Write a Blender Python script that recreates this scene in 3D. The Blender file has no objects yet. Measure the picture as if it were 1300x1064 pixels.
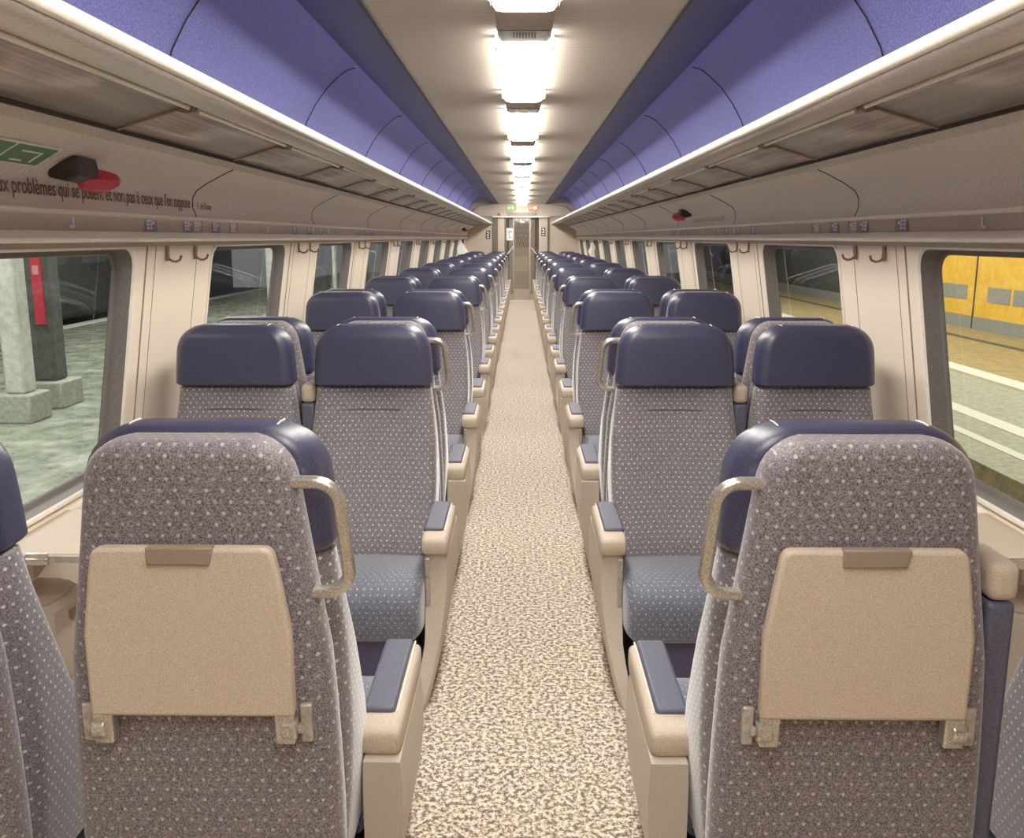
import bpy, bmesh, math, random
from mathutils import Vector, Matrix
random.seed(7)
C = bpy.context.scene.collection
PI = math.pi
EYE = 1.51          # eye height
P = 1.88            # seat bay pitch
PC = 3.23           # centre of the first back-to-back pair
CX = (0.565, 1.085) # seat centres from the aisle axis
Y0, Y1 = -1.7, 20.2

# ------------------------------------------------------------------ materials
MATS = {}
def nt(name):
    m = bpy.data.materials.new(name); m.use_nodes = True
    n = m.node_tree; b = n.nodes['Principled BSDF']; MATS[name] = m
    return m, n, b
def srgb(r, g, b):
    f = lambda c: (c/255/12.92) if c/255 <= .04045 else ((c/255+.055)/1.055)**2.4
    return (f(r), f(g), f(b), 1)
def coords(n, scale=None):
    t = n.nodes.new('ShaderNodeTexCoord'); return t.outputs['Object']
def noise(n, vec, scale, detail=2, rough=.6):
    x = n.nodes.new('ShaderNodeTexNoise'); x.inputs['Scale'].default_value = scale
    x.inputs['Detail'].default_value = detail; x.inputs['Roughness'].default_value = rough
    n.links.new(vec, x.inputs['Vector']); return x.outputs['Fac']
def ramp(n, fac, stops, interp='LINEAR'):
    r = n.nodes.new('ShaderNodeValToRGB'); r.color_ramp.interpolation = interp
    e = r.color_ramp.elements
    e[0].position, e[0].color = stops[0]; e[1].position, e[1].color = stops[-1]
    for p, c in stops[1:-1]:
        k = e.new(p); k.color = c
    n.links.new(fac, r.inputs['Fac']); return r.outputs['Color']
def math_(n, op, a, b=None, c=None):
    m = n.nodes.new('ShaderNodeMath'); m.operation = op
    for i, v in enumerate((a, b, c)):
        if v is None: continue
        if isinstance(v, (int, float)): m.inputs[i].default_value = v
        else: n.links.new(v, m.inputs[i])
    return m.outputs[0]
def mixc(n, fac, a, b):
    m = n.nodes.new('ShaderNodeMix'); m.data_type = 'RGBA'
    if isinstance(fac, (int, float)): m.inputs[0].default_value = fac
    else: n.links.new(fac, m.inputs[0])
    for i, v in ((6, a), (7, b)):
        if isinstance(v, tuple): m.inputs[i].default_value = v
        else: n.links.new(v, m.inputs[i])
    return m.outputs[2]
def bump(n, b, h, strength, dist=.002):
    x = n.nodes.new('ShaderNodeBump'); x.inputs['Strength'].default_value = strength
    x.inputs['Distance'].default_value = dist
    n.links.new(h, x.inputs['Height']); n.links.new(x.outputs[0], b.inputs['Normal'])
def mottled(name, c1, c2, scale=300, rough=.6, bstr=.2, metallic=0, spec=.5, sheen=0):
    m, n, b = nt(name)
    v = coords(n); f = noise(n, v, scale, 3, .7)
    n.links.new(ramp(n, f, [(.35, c1), (.65, c2)]), b.inputs['Base Color'])
    b.inputs['Roughness'].default_value = rough; b.inputs['Metallic'].default_value = metallic
    b.inputs['Specular IOR Level'].default_value = spec
    b.inputs['Sheen Weight'].default_value = sheen
    if bstr: bump(n, b, f, bstr)
    return m
def plain(name, c, rough=.5, metallic=0, emit=0, spec=.5):
    m, n, b = nt(name)
    f = noise(n, coords(n), 60, 2)
    d = tuple(x*.88 for x in c[:3]) + (1,)
    n.links.new(ramp(n, f, [(.3, d), (.7, c)]), b.inputs['Base Color'])
    b.inputs['Roughness'].default_value = rough; b.inputs['Metallic'].default_value = metallic
    b.inputs['Specular IOR Level'].default_value = spec
    if emit:
        b.inputs['Emission Color'].default_value = c; b.inputs['Emission Strength'].default_value = emit
    return m
def dotted(name, c1, c2, dot, pitch=.026, rad=.16, sheen=.4):
    m, n, b = nt(name)
    v = coords(n)
    s = n.nodes.new('ShaderNodeSeparateXYZ'); n.links.new(v, s.inputs[0])
    g = n.nodes.new('ShaderNodeNewGeometry')
    tr = n.nodes.new('ShaderNodeVectorTransform'); tr.vector_type = 'NORMAL'
    tr.convert_from = 'WORLD'; tr.convert_to = 'OBJECT'
    n.links.new(g.outputs['Normal'], tr.inputs[0])
    ns = n.nodes.new('ShaderNodeSeparateXYZ'); n.links.new(tr.outputs[0], ns.inputs[0])
    top = math_(n, 'GREATER_THAN', math_(n, 'ABSOLUTE', ns.outputs[2]), .72)
    side = math_(n, 'GREATER_THAN', math_(n, 'ABSOLUTE', ns.outputs[0]), .72)
    # u = x, or y on the sides ; w = z, or y on tops
    u = math_(n, 'ADD', math_(n, 'MULTIPLY', s.outputs[0], math_(n, 'SUBTRACT', 1, side)), math_(n, 'MULTIPLY', s.outputs[1], side))
    w = math_(n, 'ADD', math_(n, 'MULTIPLY', s.outputs[2], math_(n, 'SUBTRACT', 1, top)), math_(n, 'MULTIPLY', s.outputs[1], top))
    w = math_(n, 'DIVIDE', w, pitch*.75)
    row = math_(n, 'FLOOR', w)
    off = math_(n, 'MULTIPLY', math_(n, 'FLOORED_MODULO', row, 2), .5)
    uu = math_(n, 'ADD', math_(n, 'DIVIDE', u, pitch), off)
    du = math_(n, 'SUBTRACT', math_(n, 'FRACT', uu), .5)
    dw = math_(n, 'MULTIPLY', math_(n, 'SUBTRACT', math_(n, 'FRACT', w), .5), .75)
    d = math_(n, 'SQRT', math_(n, 'ADD', math_(n, 'POWER', du, 2), math_(n, 'POWER', dw, 2)))
    isdot = math_(n, 'LESS_THAN', d, rad)
    # some dots fade out
    cell = n.nodes.new('ShaderNodeCombineXYZ'); n.links.new(math_(n, 'FLOOR', uu), cell.inputs[0]); n.links.new(row, cell.inputs[1])
    wn = n.nodes.new('ShaderNodeTexWhiteNoise'); n.links.new(cell.outputs[0], wn.inputs['Vector'])
    isdot = math_(n, 'MULTIPLY', isdot, math_(n, 'ADD', .45, math_(n, 'MULTIPLY', wn.outputs['Value'], .55)))
    f = noise(n, v, 330, 2, .8)
    base = ramp(n, f, [(.36, c1), (.64, c2)])
    n.links.new(mixc(n, isdot, base, dot), b.inputs['Base Color'])
    b.inputs['Roughness'].default_value = .62; b.inputs['Sheen Weight'].default_value = sheen
    b.inputs['Sheen Roughness'].default_value = .4
    bump(n, b, f, .35)
    return m
SHELLF = dotted('shell_fabric', srgb(34, 30, 36), srgb(140, 128, 132), srgb(178, 170, 174), rad=.12)
SEATF = dotted('seat_fabric', srgb(54, 50, 58), srgb(134, 126, 130), srgb(208, 202, 200), pitch=.022, rad=.13, sheen=.6)
CUSHF = dotted('cushion_fabric', srgb(50, 54, 70), srgb(116, 120, 136), srgb(170, 172, 182), pitch=.023, rad=.12, sheen=.5)
LEATH = mottled('navy_leather', srgb(20, 21, 44), srgb(58, 59, 90), 300, .36, .12, spec=.6)
PADM = mottled('armrest_pad', srgb(56, 56, 76), srgb(84, 84, 104), 300, .5, .1)
UNDER = mottled('navy_base', srgb(58, 56, 88), srgb(84, 80, 116), 300, .7, .1)
BEIGE = mottled('beige_plastic', srgb(164, 144, 124), srgb(212, 192, 170), 520, .5, .25)
PANELB = mottled('panel_plastic', srgb(168, 152, 134), srgb(196, 180, 160), 300, .5, .1)
LATCH = mottled('latch_plastic', srgb(120, 102, 86), srgb(148, 128, 110), 500, .5, .2)
METAL = mottled('brushed_metal', srgb(160, 152, 140), srgb(226, 220, 208), 330, .28, .1, metallic=.85)
CHROME = plain('chrome', srgb(225, 225, 225), .15, 1)
HOOKM = plain('hook_metal', srgb(140, 120, 90), .3, .8)
CREAM = mottled('cream_pillar', srgb(236, 216, 190), srgb(250, 236, 214), 260, .55, .05)
CREAMT = plain('cream_trim', srgb(250, 240, 222), .35)
WPANEL = mottled('wall_panel_grain', srgb(190, 180, 166), srgb(232, 222, 208), 200, .6, .15)
INFO = mottled('info_strip', srgb(150, 138, 126), srgb(178, 166, 152), 200, .5, .05)
RACKM = mottled('rack_metal', srgb(170, 162, 154), srgb(206, 198, 190), 160, .35, .05, metallic=.3)
RUBBER = mottled('window_rubber', srgb(92, 86, 84), srgb(124, 116, 112), 240, .6, .1)
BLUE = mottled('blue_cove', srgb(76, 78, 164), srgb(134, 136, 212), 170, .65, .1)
SHADEC = mottled('shaded_cove', srgb(30, 30, 62), srgb(66, 66, 112), 170, .6, .1)  # cove blue darkened; the shade of the crease is put into this colour
SEAM = plain('dark_seam', srgb(46, 40, 38), .8)
WHITEP = plain('white_paint', srgb(245, 245, 240), .5)
BLACKP = plain('black_plastic', srgb(48, 44, 44), .5)
REDP = mottled('red_plastic', srgb(176, 34, 56), srgb(214, 56, 78), 90, .35, .1)
GREENS = plain('green_sign', srgb(84, 128, 84), .5)
TEXTM = plain('text_ink', srgb(92, 66, 58), .7)
LILAC = plain('lilac_ink', srgb(225, 222, 250), .6)
LILACB = plain('lilac_back', srgb(128, 120, 140), .6)
STEEL = mottled('steel', srgb(150, 142, 130), srgb(190, 180, 168), 60, .35, .02, metallic=.4)
ENDW = mottled('end_wall_grain', srgb(180, 164, 144), srgb(208, 192, 172), 40, .6, .05)
ENDD = mottled('end_dark', srgb(84, 74, 68), srgb(110, 98, 90), 40, .5, .05)

def ceil_mat():
    m, n, b = nt('ceiling_perforated')
    v = coords(n); s = n.nodes.new('ShaderNodeSeparateXYZ'); n.links.new(v, s.inputs[0])
    fx = math_(n, 'SUBTRACT', math_(n, 'FRACT', math_(n, 'DIVIDE', s.outputs[0], .012)), .5)
    fy = math_(n, 'SUBTRACT', math_(n, 'FRACT', math_(n, 'DIVIDE', s.outputs[1], .05)), .5)
    hole = math_(n, 'MULTIPLY', math_(n, 'LESS_THAN', math_(n, 'ABSOLUTE', fx), .25), math_(n, 'LESS_THAN', math_(n, 'ABSOLUTE', fy), .07))
    f = noise(n, v, 200, 3, .7)
    base = ramp(n, f, [(.35, srgb(150, 138, 122)), (.65, srgb(186, 173, 155))])
    n.links.new(mixc(n, math_(n, 'MULTIPLY', hole, .5), base, srgb(96, 84, 70)), b.inputs['Base Color'])
    b.inputs['Roughness'].default_value = .65
    return m
CEIL = ceil_mat()
def carpet_mat():
    m, n, b = nt('speckled_carpet')
    v = coords(n)
    f = noise(n, v, 70, 3, .75)
    f2 = noise(n, v, 4, 2)
    c = ramp(n, f, [(.41, srgb(62, 48, 40)), (.47, srgb(122, 102, 86)), (.51, srgb(204, 184, 162)), (.58, srgb(244, 230, 212))])
    c2 = mixc(n, math_(n, 'MULTIPLY', f2, .25), c, srgb(200, 172, 144))
    n.links.new(c2, b.inputs['Base Color'])
    b.inputs['Roughness'].default_value = .9
    b.inputs['Sheen Weight'].default_value = .2
    bump(n, b, f, .7, .006)
    return m
CARPET = carpet_mat()
def shelf_mat():
    m, n, b = nt('ribbed_smoked_shelf')
    v = coords(n)
    s = n.nodes.new('ShaderNodeSeparateXYZ'); n.links.new(v, s.inputs[0])
    c = n.nodes.new('ShaderNodeCombineXYZ')
    n.links.new(math_(n, 'MULTIPLY', s.outputs[0], 60), c.inputs[0]); n.links.new(math_(n, 'MULTIPLY', s.outputs[1], 1.2), c.inputs[1])
    f = noise(n, c.outputs[0], 1, 3, .6)
    f2 = noise(n, v, 260, 2)
    f = math_(n, 'ADD', math_(n, 'MULTIPLY', f, .7), math_(n, 'MULTIPLY', f2, .3))
    n.links.new(ramp(n, f, [(.3, srgb(120, 110, 104)), (.7, srgb(212, 200, 190))]), b.inputs['Base Color'])
    b.inputs['Roughness'].default_value = .28; b.inputs['Metallic'].default_value = .3
    return m
SHELF = shelf_mat()
def glass_mat(name, refl=.55, tint=(.86, .9, .86, 1)):
    m = bpy.data.materials.new(name); m.use_nodes = True; n = m.node_tree
    n.nodes.clear()
    o = n.nodes.new('ShaderNodeOutputMaterial'); mx = n.nodes.new('ShaderNodeMixShader')
    t = n.nodes.new('ShaderNodeBsdfTransparent'); t.inputs[0].default_value = tint
    g = n.nodes.new('ShaderNodeBsdfGlossy'); g.inputs['Roughness'].default_value = .02
    g.inputs[0].default_value = (refl, refl, refl, 1)
    fr = n.nodes.new('ShaderNodeLayerWeight'); fr.inputs[0].default_value = .5
    k = math_(n, 'ADD', .05, math_(n, 'MULTIPLY', math_(n, 'POWER', fr.outputs['Facing'], 4), .8))
    n.links.new(k, mx.inputs[0]); n.links.new(t.outputs[0], mx.inputs[1]); n.links.new(g.outputs[0], mx.inputs[2])
    n.links.new(mx.outputs[0], o.inputs[0]); return m
GLASS = glass_mat('window_glass')
DGLASS = glass_mat('door_glass', .9, (.92, .9, .86, 1))
def emit_mat(name, c, s):
    m = bpy.data.materials.new(name); m.use_nodes = True; n = m.node_tree; n.nodes.clear()
    o = n.nodes.new('ShaderNodeOutputMaterial'); e = n.nodes.new('ShaderNodeEmission')
    e.inputs[0].default_value = c; e.inputs[1].default_value = s; n.links.new(e.outputs[0], o.inputs[0]); return m
LAMP = emit_mat('lamp_diffuser', (1, .94, .86, 1), 31)
LAMPW = emit_mat('platform_lamp', (1, .97, .88, 1), 14)

# ------------------------------------------------------------------ mesh helpers
class MB:
    def __init__(s): s.v = []; s.f = []
    def add(s, vs, fs):
        k = len(s.v); s.v += [tuple(p) for p in vs]; s.f += [tuple(i+k for i in f) for f in fs]; return s
    def box(s, x0, x1, y0, y1, z0, z1):
        vs = [(x, y, z) for z in (z0, z1) for y in (y0, y1) for x in (x0, x1)]
        return s.add(vs, [(0,2,3,1), (4,5,7,6), (0,1,5,4), (2,6,7,3), (0,4,6,2), (1,3,7,5)])
    def loft(s, rings, cap=True, closed=True):
        n = len(rings[0]); vs = [p for r in rings for p in r]; fs = []
        m = n if closed else n-1
        for i in range(len(rings)-1):
            for j in range(m):
                a = i*n+j; b = i*n+(j+1) % n; fs.append((a, b, b+n, a+n))
        if cap: fs += [tuple(range(n-1, -1, -1)), tuple((len(rings)-1)*n+j for j in range(n))]
        return s.add(vs, fs)
    def tube(s, pts, r, n=10, cap=True):
        pts = [Vector(p) for p in pts]; rings = []
        up = None
        for i, p in enumerate(pts):
            t = (pts[min(i+1, len(pts)-1)] - pts[max(i-1, 0)]).normalized()
            if up is None:
                up = Vector((0, 0, 1)) if abs(t.z) < .9 else Vector((0, 1, 0))
            a = t.cross(up).normalized(); up = a.cross(t).normalized()
            rr = r[i] if isinstance(r, (list, tuple)) else r
            rings.append([p + a*rr*math.cos(k*2*PI/n) + up*rr*math.sin(k*2*PI/n) for k in range(n)])
        return s.loft(rings, cap)
    def cyl(s, a, b, r, n=14): return s.tube([a, b], r, n)
    def prism(s, poly, axis, a, b):   # poly of 2D points; axis = extrusion axis
        def P3(u, v, w): return {'x': (w, u, v), 'y': (u, w, v), 'z': (u, v, w)}[axis]
        n = len(poly)
        vs = [P3(u, v, a) for u, v in poly] + [P3(u, v, b) for u, v in poly]
        fs = [tuple(range(n)), tuple(range(2*n-1, n-1, -1))] + [(j, j+n, (j+1) % n+n, (j+1) % n) for j in range(n)]
        return s.add(vs, fs)
    def sheet(s, prof, y0, y1, ny=1, thick=0):   # open profile (x,z) extruded along y
        n = len(prof); vs = []; fs = []
        for i in range(ny+1):
            y = y0+(y1-y0)*i/ny; vs += [(x, y, z) for x, z in prof]
        for i in range(ny):
            for j in range(n-1):
                a = i*n+j; fs.append((a, a+1, a+1+n, a+n))
        return s.add(vs, fs)
    def build(s, name, mat, parent=None, smooth=False, bevel=0, seg=2, recalc=True, solid=0, subd=0):
        me = bpy.data.meshes.new(name); me.from_pydata(s.v, [], s.f)
        bm = bmesh.new(); bm.from_mesh(me)
        if recalc: bmesh.ops.recalc_face_normals(bm, faces=bm.faces)
        bm.to_mesh(me); bm.free()
        me.materials.append(mat)
        o = bpy.data.objects.new(name, me); C.objects.link(o)
        if parent: o.parent = parent
        if solid:
            md = o.modifiers.new('s', 'SOLIDIFY'); md.thickness = solid; md.offset = 0
        if bevel:
            md = o.modifiers.new('b', 'BEVEL'); md.width = bevel; md.segments = seg; md.limit_method = 'ANGLE'; md.angle_limit = math.radians(35)
        if subd:
            md = o.modifiers.new('u', 'SUBSURF'); md.levels = subd; md.render_levels = subd
        if smooth or bevel or subd:
            for p in me.polygons: p.use_smooth = True
            if not subd:
                try: me.set_sharp_from_angle(angle=math.radians(40))
                except Exception: pass
        return o
def tag(o, label=None, cat=None, group=None, kind=None):
    if label: o['label'] = label
    if cat: o['category'] = cat
    if group: o['group'] = group
    if kind: o['kind'] = kind
    return o
def empty(name, loc=(0, 0, 0), rz=0):
    o = bpy.data.objects.new(name, None); C.objects.link(o); o.location = loc; o.rotation_euler = (0, 0, rz)
    o.empty_display_size = .1
    return o
def struct(o): o['kind'] = 'structure'; return o
def copy_tree(o, parent=None):
    c = o.copy(); C.objects.link(c)
    if parent: c.parent = parent
    for ch in list(o.children): copy_tree(ch, c)
    return c
def rring(cx, y0, y1, hw, z, r, n=5, bulge=0):
    """rounded rectangle ring at height z; y0 front (more negative), y1 rear"""
    r = min(r, hw*.98, (y1-y0)/2*.98); pts = []
    for (sx, yy, a0) in ((1, y1, 0), (-1, y1, 90), (-1, y0, 180), (1, y0, 270)):
        oy = yy - r if yy == y1 else yy + r
        ox = cx + sx*(hw-r)
        for k in range(n+1):
            a = math.radians(a0+90*k/n)
            pts.append((ox+r*math.cos(a), oy+r*math.sin(a), z))
    return pts
def lerp_table(t, x):
    if x <= t[0][0]: return t[0][1]
    for (a, va), (b, vb) in zip(t, t[1:]):
        if x <= b:
            k = (x-a)/(b-a); k2 = k; return va+(vb-va)*k2
    return t[-1][1]
def text(body, size, mat, parent=None, name='lettering', M=None, extrude=.0004, align='LEFT', sx=1, bold=0):
    cu = bpy.data.curves.new(name, 'FONT'); cu.body = body; cu.size = size; cu.extrude = extrude; cu.align_x = align
    cu.offset = bold
    t = bpy.data.objects.new('tmp', cu); C.objects.link(t)
    bpy.context.view_layer.update()
    me = bpy.data.meshes.new_from_object(t.evaluated_get(bpy.context.evaluated_depsgraph_get()))
    bpy.data.objects.remove(t)
    me.materials.clear(); me.materials.append(mat); me.name = name
    me.transform(Matrix.Diagonal((sx, 1, 1, 1)))
    if M is not None: me.transform(M)
    o = bpy.data.objects.new(name, me); C.objects.link(o)
    if parent: o.parent = parent
    return o
def frame_matrix(origin, u, v):
    u = Vector(u).normalized(); v = Vector(v); v = (v-u*v.dot(u)).normalized(); w = u.cross(v)
    M = Matrix.Identity(4)
    for i in range(3):
        M[i][0] = u[i]; M[i][1] = v[i]; M[i][2] = w[i]; M[i][3] = origin[i]
    return M

# ------------------------------------------------------------------ the seat
def arc_top(h, top, R):   # inward offset of a rounded top corner
    d = h-(top-R)
    return 0 if d <= 0 else R-math.sqrt(max(R*R-d*d, 0))
FRONT = [(.30, -.40), (.40, -.385), (.52, -.325), (.64, -.275), (.76, -.235), (.88, -.205), (1.0, -.19)]
def shell_mesh():
    W = [(.22, .235), (.50, .236), (.66, .232), (.80, .224), (.92, .206), (1.06, .186), (1.125, .176), (1.18, .17)]
    mb = MB(); rings = []
    hs = [.22, .3, .4, .5, .6, .7, .8, .88, .95, 1.0, 1.05, 1.09, 1.115, 1.135, 1.15, 1.163, 1.172, 1.178, 1.181]
    for h in hs:
        w = lerp_table(W, h)-arc_top(h, 1.182, .07)*.9
        lean = max(0, (h-1.10))*.0
        d = arc_top(h, 1.182, .03)
        rings.append(rring(0, -.105+d*.4, -.016-d, w, h, .038, 5))
    return mb.loft(rings)
def cushion_back_mesh():
    mb = MB(); rings = []
    hs = [.30, .34, .40, .46, .52, .58, .64, .70, .76, .82, .88, .93, .955, .965]
    for i, h in enumerate(hs):
        w = lerp_table([(.30, .215), (.45, .232), (.60, .24), (.75, .237), (.9, .222), (.97, .214)], h)
        yf = lerp_table(FRONT, h)
        d = .012 if i in (len(hs)-1,) else 0
        ring = rring(0, yf+d, -.098, w-d, h, .045, 6)
        # slight hollow in the middle of the front
        ring = [(x, y + (.016*math.cos(x/w*PI/2) if y < yf+.02 else 0), z) for x, y, z in ring]
        rings.append(ring)
    # denser front columns by inserting mid points
    out = []
    for r in rings:
        q = []
        n = len(r)
        for j in range(n):
            q.append(r[j]); a, b = r[j], r[(j+1) % n]
            if abs(a[0]-b[0]) > .1:
                for k in (1, 2, 3, 4, 5):
                    t = k/6; x = a[0]+(b[0]-a[0])*t; y = a[1]+(b[1]-a[1])*t
                    if y < -.15: y += .018*math.sin(t*PI)
                    q.append((x, y, a[2]))
        out.append(q)
    return mb.loft(out)
def headrest_mesh():
    mb = MB(); rings = []
    hs = [.968, .975, .99, 1.02, 1.06, 1.09, 1.11, 1.13, 1.145, 1.158, 1.169, 1.178, 1.184, 1.188, 1.19]
    for i, h in enumerate(hs):
        w = .221-.016*((h-.968)/.22)**1.5-arc_top(h, 1.1915, .095)*.95 - (.006 if i == 0 else 0)
        d = arc_top(h, 1.192, .045)
        yf = -.212+.012*((h-.97)/.2)
        rings.append(rring(0, yf+d+(.006 if i == 0 else 0), -.085-d*.5, w, h, .04, 6))
    return mb.loft(rings)
def seat_cushion_mesh():
    mb = MB(); rings = []
    # rings along y (front to rear), each ring a rounded section in x,z
    def sec(y, hw, z0, z1, r):
        r = min(r, hw*.9, (z1-z0)/2*.95); pts = []
        for (sx, zz, a0) in ((1, z1, 0), (-1, z1, 90), (-1, z0, 180), (1, z0, 270)):
            oz = zz-r if zz == z1 else zz+r; ox = sx*(hw-r)
            for k in range(6):
                a = math.radians(a0+90*k/5); pts.append((ox+r*math.cos(a), y, oz+r*math.sin(a)))
        return pts
    prof = [(-.735, .212, .245, .315), (-.730, .218, .225, .345), (-.715, .224, .21, .372), (-.69, .228, .205, .392), (-.65, .232, .20, .405), (-.60, .234, .20, .408),
            (-.52, .234, .21, .40), (-.44, .233, .22, .385), (-.36, .230, .23, .37), (-.30, .225, .24, .36)]
    for y, hw, z0, z1 in prof: rings.append(sec(y, hw, z0, z1, .04))
    return mb.loft(rings)

def tray_poly():
    pts = [(-.152, 1.012), (.152, 1.012), (.158, .96), (.173, .86), (.173, .712), (-.173, .712), (-.173, .86), (-.158, .96)]
    out = []
    for i, p in enumerate(pts):
        if i in (0, 1):
            s = -1 if i == 0 else 1
            seq = [(s*(.152-.02+.02*math.sin(a)), .992+.02*math.cos(a)) for a in [k*PI/2/4 for k in range(5)]]
            out += (seq[::-1] if i == 0 else seq)
        else: out.append(p)
    return out

CACHE = {}
def part(key, name, mat, parent, maker, **kw):
    """share mesh data between equal parts"""
    if key in CACHE:
        o = CACHE[key].copy(); C.objects.link(o); o.parent = parent; o.name = name; return o
    o = maker().build(name, mat, parent, **kw); CACHE[key] = o; return o

def armrest(root, s, flip):
    """aisle armrest; s = aisle side; flip = big cap at rear (seat facing away)"""
    xa, xb = .222, .312
    ya, yb = -.56, -.18
    X = lambda v: s*v
    def housing():
        mb = MB(); rings = []
        ys = [ya, ya+.006, ya+.02, ya+.05, (ya+yb)/2, yb-.05, yb-.02, yb-.006, yb]
        for i, y in enumerate(ys):
            e = min(y-ya, yb-y); d = arc_top(.05-e, .05, .05)*.5 if e < .05 else 0
            top = .53-d*.6; bot = .462+d*.6
            c = (xa+xb)/2
            hw = (xb-xa)/2 - d*.3
            r = .014; pts = []
            for (sx, zz, a0) in ((1, top, 0), (-1, top, 90), (-1, bot, 180), (1, bot, 270)):
                oz = zz-r if zz == top else zz+r
                for k in range(4):
                    a = math.radians(a0+30*k); pts.append((X(c)+sx*(hw-r)+r*math.cos(a), y, oz+r*math.sin(a)))
            rings.append(pts)
        return mb.loft(rings)
    hs = part(('arm', s), 'armrest', BEIGE, root, housing, smooth=True)
    y0, y1 = (ya+.07, yb-.015) if not flip else (ya+.012, yb-.06)
    def pad():
        mb = MB(); mb.box(min(X(xa+.002), X(xb-.020)), max(X(xa+.002), X(xb-.020)), y0, y1, .520, .541); return mb
    pd = part(('pad', s, flip), 'pad', PADM, hs, pad, bevel=.008, seg=3)
    def piping():
        return MB().tube([(X(xb-.016), y0, .5315), (X(xb-.016), y1, .5315)], .0022, 6)
    part(('pip', s, flip), 'piping', CREAMT, hs, piping)
    return hs
def side_panel(root, s):
    def mk():
        mb = MB()
        # section rows: h, y front, outer, inner
        rows = [(.47, -.535, .312, .238), (.42, -.54, .316, .236), (.34, -.55, .316, .236), (.26, -.575, .308, .236), (.18, -.61, .296, .236), (.10, -.66, .278, .225), (.04, -.70, .262, .215), (.0, -.715, .25, .205)]
        rings = []
        for h, yf, xo, xi in rows:
            rings.append([(s*xi, -.16, h), (s*xo, -.16, h), (s*xo, yf+.03, h), (s*(xo-.012), yf+.006, h), (s*(xo-.03), yf, h), (s*xi, yf, h)])
        return mb.loft(rings)
    p = part(('side', s), 'side_panel', PANELB, root, mk, smooth=True)
    def slot():
        return MB().box(min(s*.2385, s*.2405), max(s*.2385, s*.2405), -.5645, -.548, .27, .455)
    part(('slot', s), 'panel_edge_strip', STEEL, p, lambda: MB().box(min(s*.236, s*.252), max(s*.236, s*.252), -.566, -.545, .27, .46), bevel=.003)
    return p
def handle(root, s):
    pts = []
    def corner(c, a0, a1, r, n=6):
        return [(c[0]+r*math.cos(math.radians(a0+(a1-a0)*k/n)), c[1]+r*math.sin(math.radians(a0+(a1-a0)*k/n))) for k in range(n+1)]
    seq = [(.150, 1.108), (.20, 1.108)] + corner((.208, 1.065), 90, 10, .043) + corner((.222, .955), -10, -90, .042) + [(.20, .913), (.185, .913)]
    pts = [(s*x, -.045, z) for x, z in seq]
    part(('handle', s), 'grab_handle', METAL, root, lambda: MB().tube(pts, .0115, 12), smooth=True)
def middle_armrest(root, s, flip):
    """folded-up armrest in the gap between the two seats; s = direction of the window from this seat"""
    x0, x1 = sorted((s*.2245, s*.278))
    x0, x1 = x0, x1
    a = part(('mid', s, flip), 'middle_armrest', BEIGE, root, lambda: MB().box(x0, x1, -.17, -.05, .895, .965), bevel=.018, seg=4)
    part(('midpad', s, flip), 'middle_armrest_pad', PADM, a, lambda: MB().box(x0+.002, x1-.002, -.175, -.055, .36, .8935), bevel=.01, seg=2)
def make_seat(aisle, handle_on=False, tray=False, flip=False, mid=True):
    root = empty('train_seat')
    part('shell', 'back_shell', SHELLF, root, shell_mesh, smooth=True)
    b = part('cback', 'backrest', SEATF, root, cushion_back_mesh, smooth=True)
    part('seam', 'seam', LEATH, b, lambda: MB().tube([(-.10, -.193, .875), (-.05, -.187, .876), (.05, -.187, .876), (.10, -.193, .875)], .0012, 5))
    hr = part('head', 'headrest', LEATH, root, headrest_mesh, smooth=True)
    for i, x in enumerate((-.13, .13)):
        part(('stitch', i), 'stitching', CREAMT, hr, lambda: MB().tube([(x, -.165, 1.1893), (x, -.14, 1.1908), (x, -.12, 1.1895)], .0016, 5))
    part('scush', 'seat_cushion', CUSHF, root, seat_cushion_mesh, smooth=True)
    part('base', 'seat_base', UNDER, root, lambda: MB().box(-.20, .20, -.66, -.03, 0, .235), bevel=.012)
    if aisle:
        ar = armrest(root, aisle, flip); sp = side_panel(root, aisle)
        if tray: ar.location.y = sp.location.y = -.06
        if mid: middle_armrest(root, -aisle, flip)
        if handle_on: handle(root, aisle)
    if tray:
        t = MB().prism(tray_poly(), 'y', -.012, .012).build('tray_table', BEIGE, root, bevel=.007, seg=3)
        # the tapered finger latch in the top edge
        MB().prism([(-.055, 1.016), (.055, 1.016), (.055, .985), (-.048, .985)], 'y', .0, .018).build('latch', LATCH, t, bevel=.003)
        for sx in (-1, 1):
            h = MB()
            h.cyl((sx*.150, -.002, .685), (sx*.176, -.002, .685), .019)
            h.box(min(sx*.138, sx*.172), max(sx*.138, sx*.172), -.014, .010, .660, .716)
            h.cyl((sx*.174, -.002, .685), (sx*.186, -.002, .685), .009)
            ho = h.build('hinge', METAL, t, bevel=.004)
            MB().box(min(sx*.178, sx*.198), max(sx*.178, sx*.198), -.017, -.006, .655, .725).build('hinge_plate', STEEL, t, bevel=.003)
    return root

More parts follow.
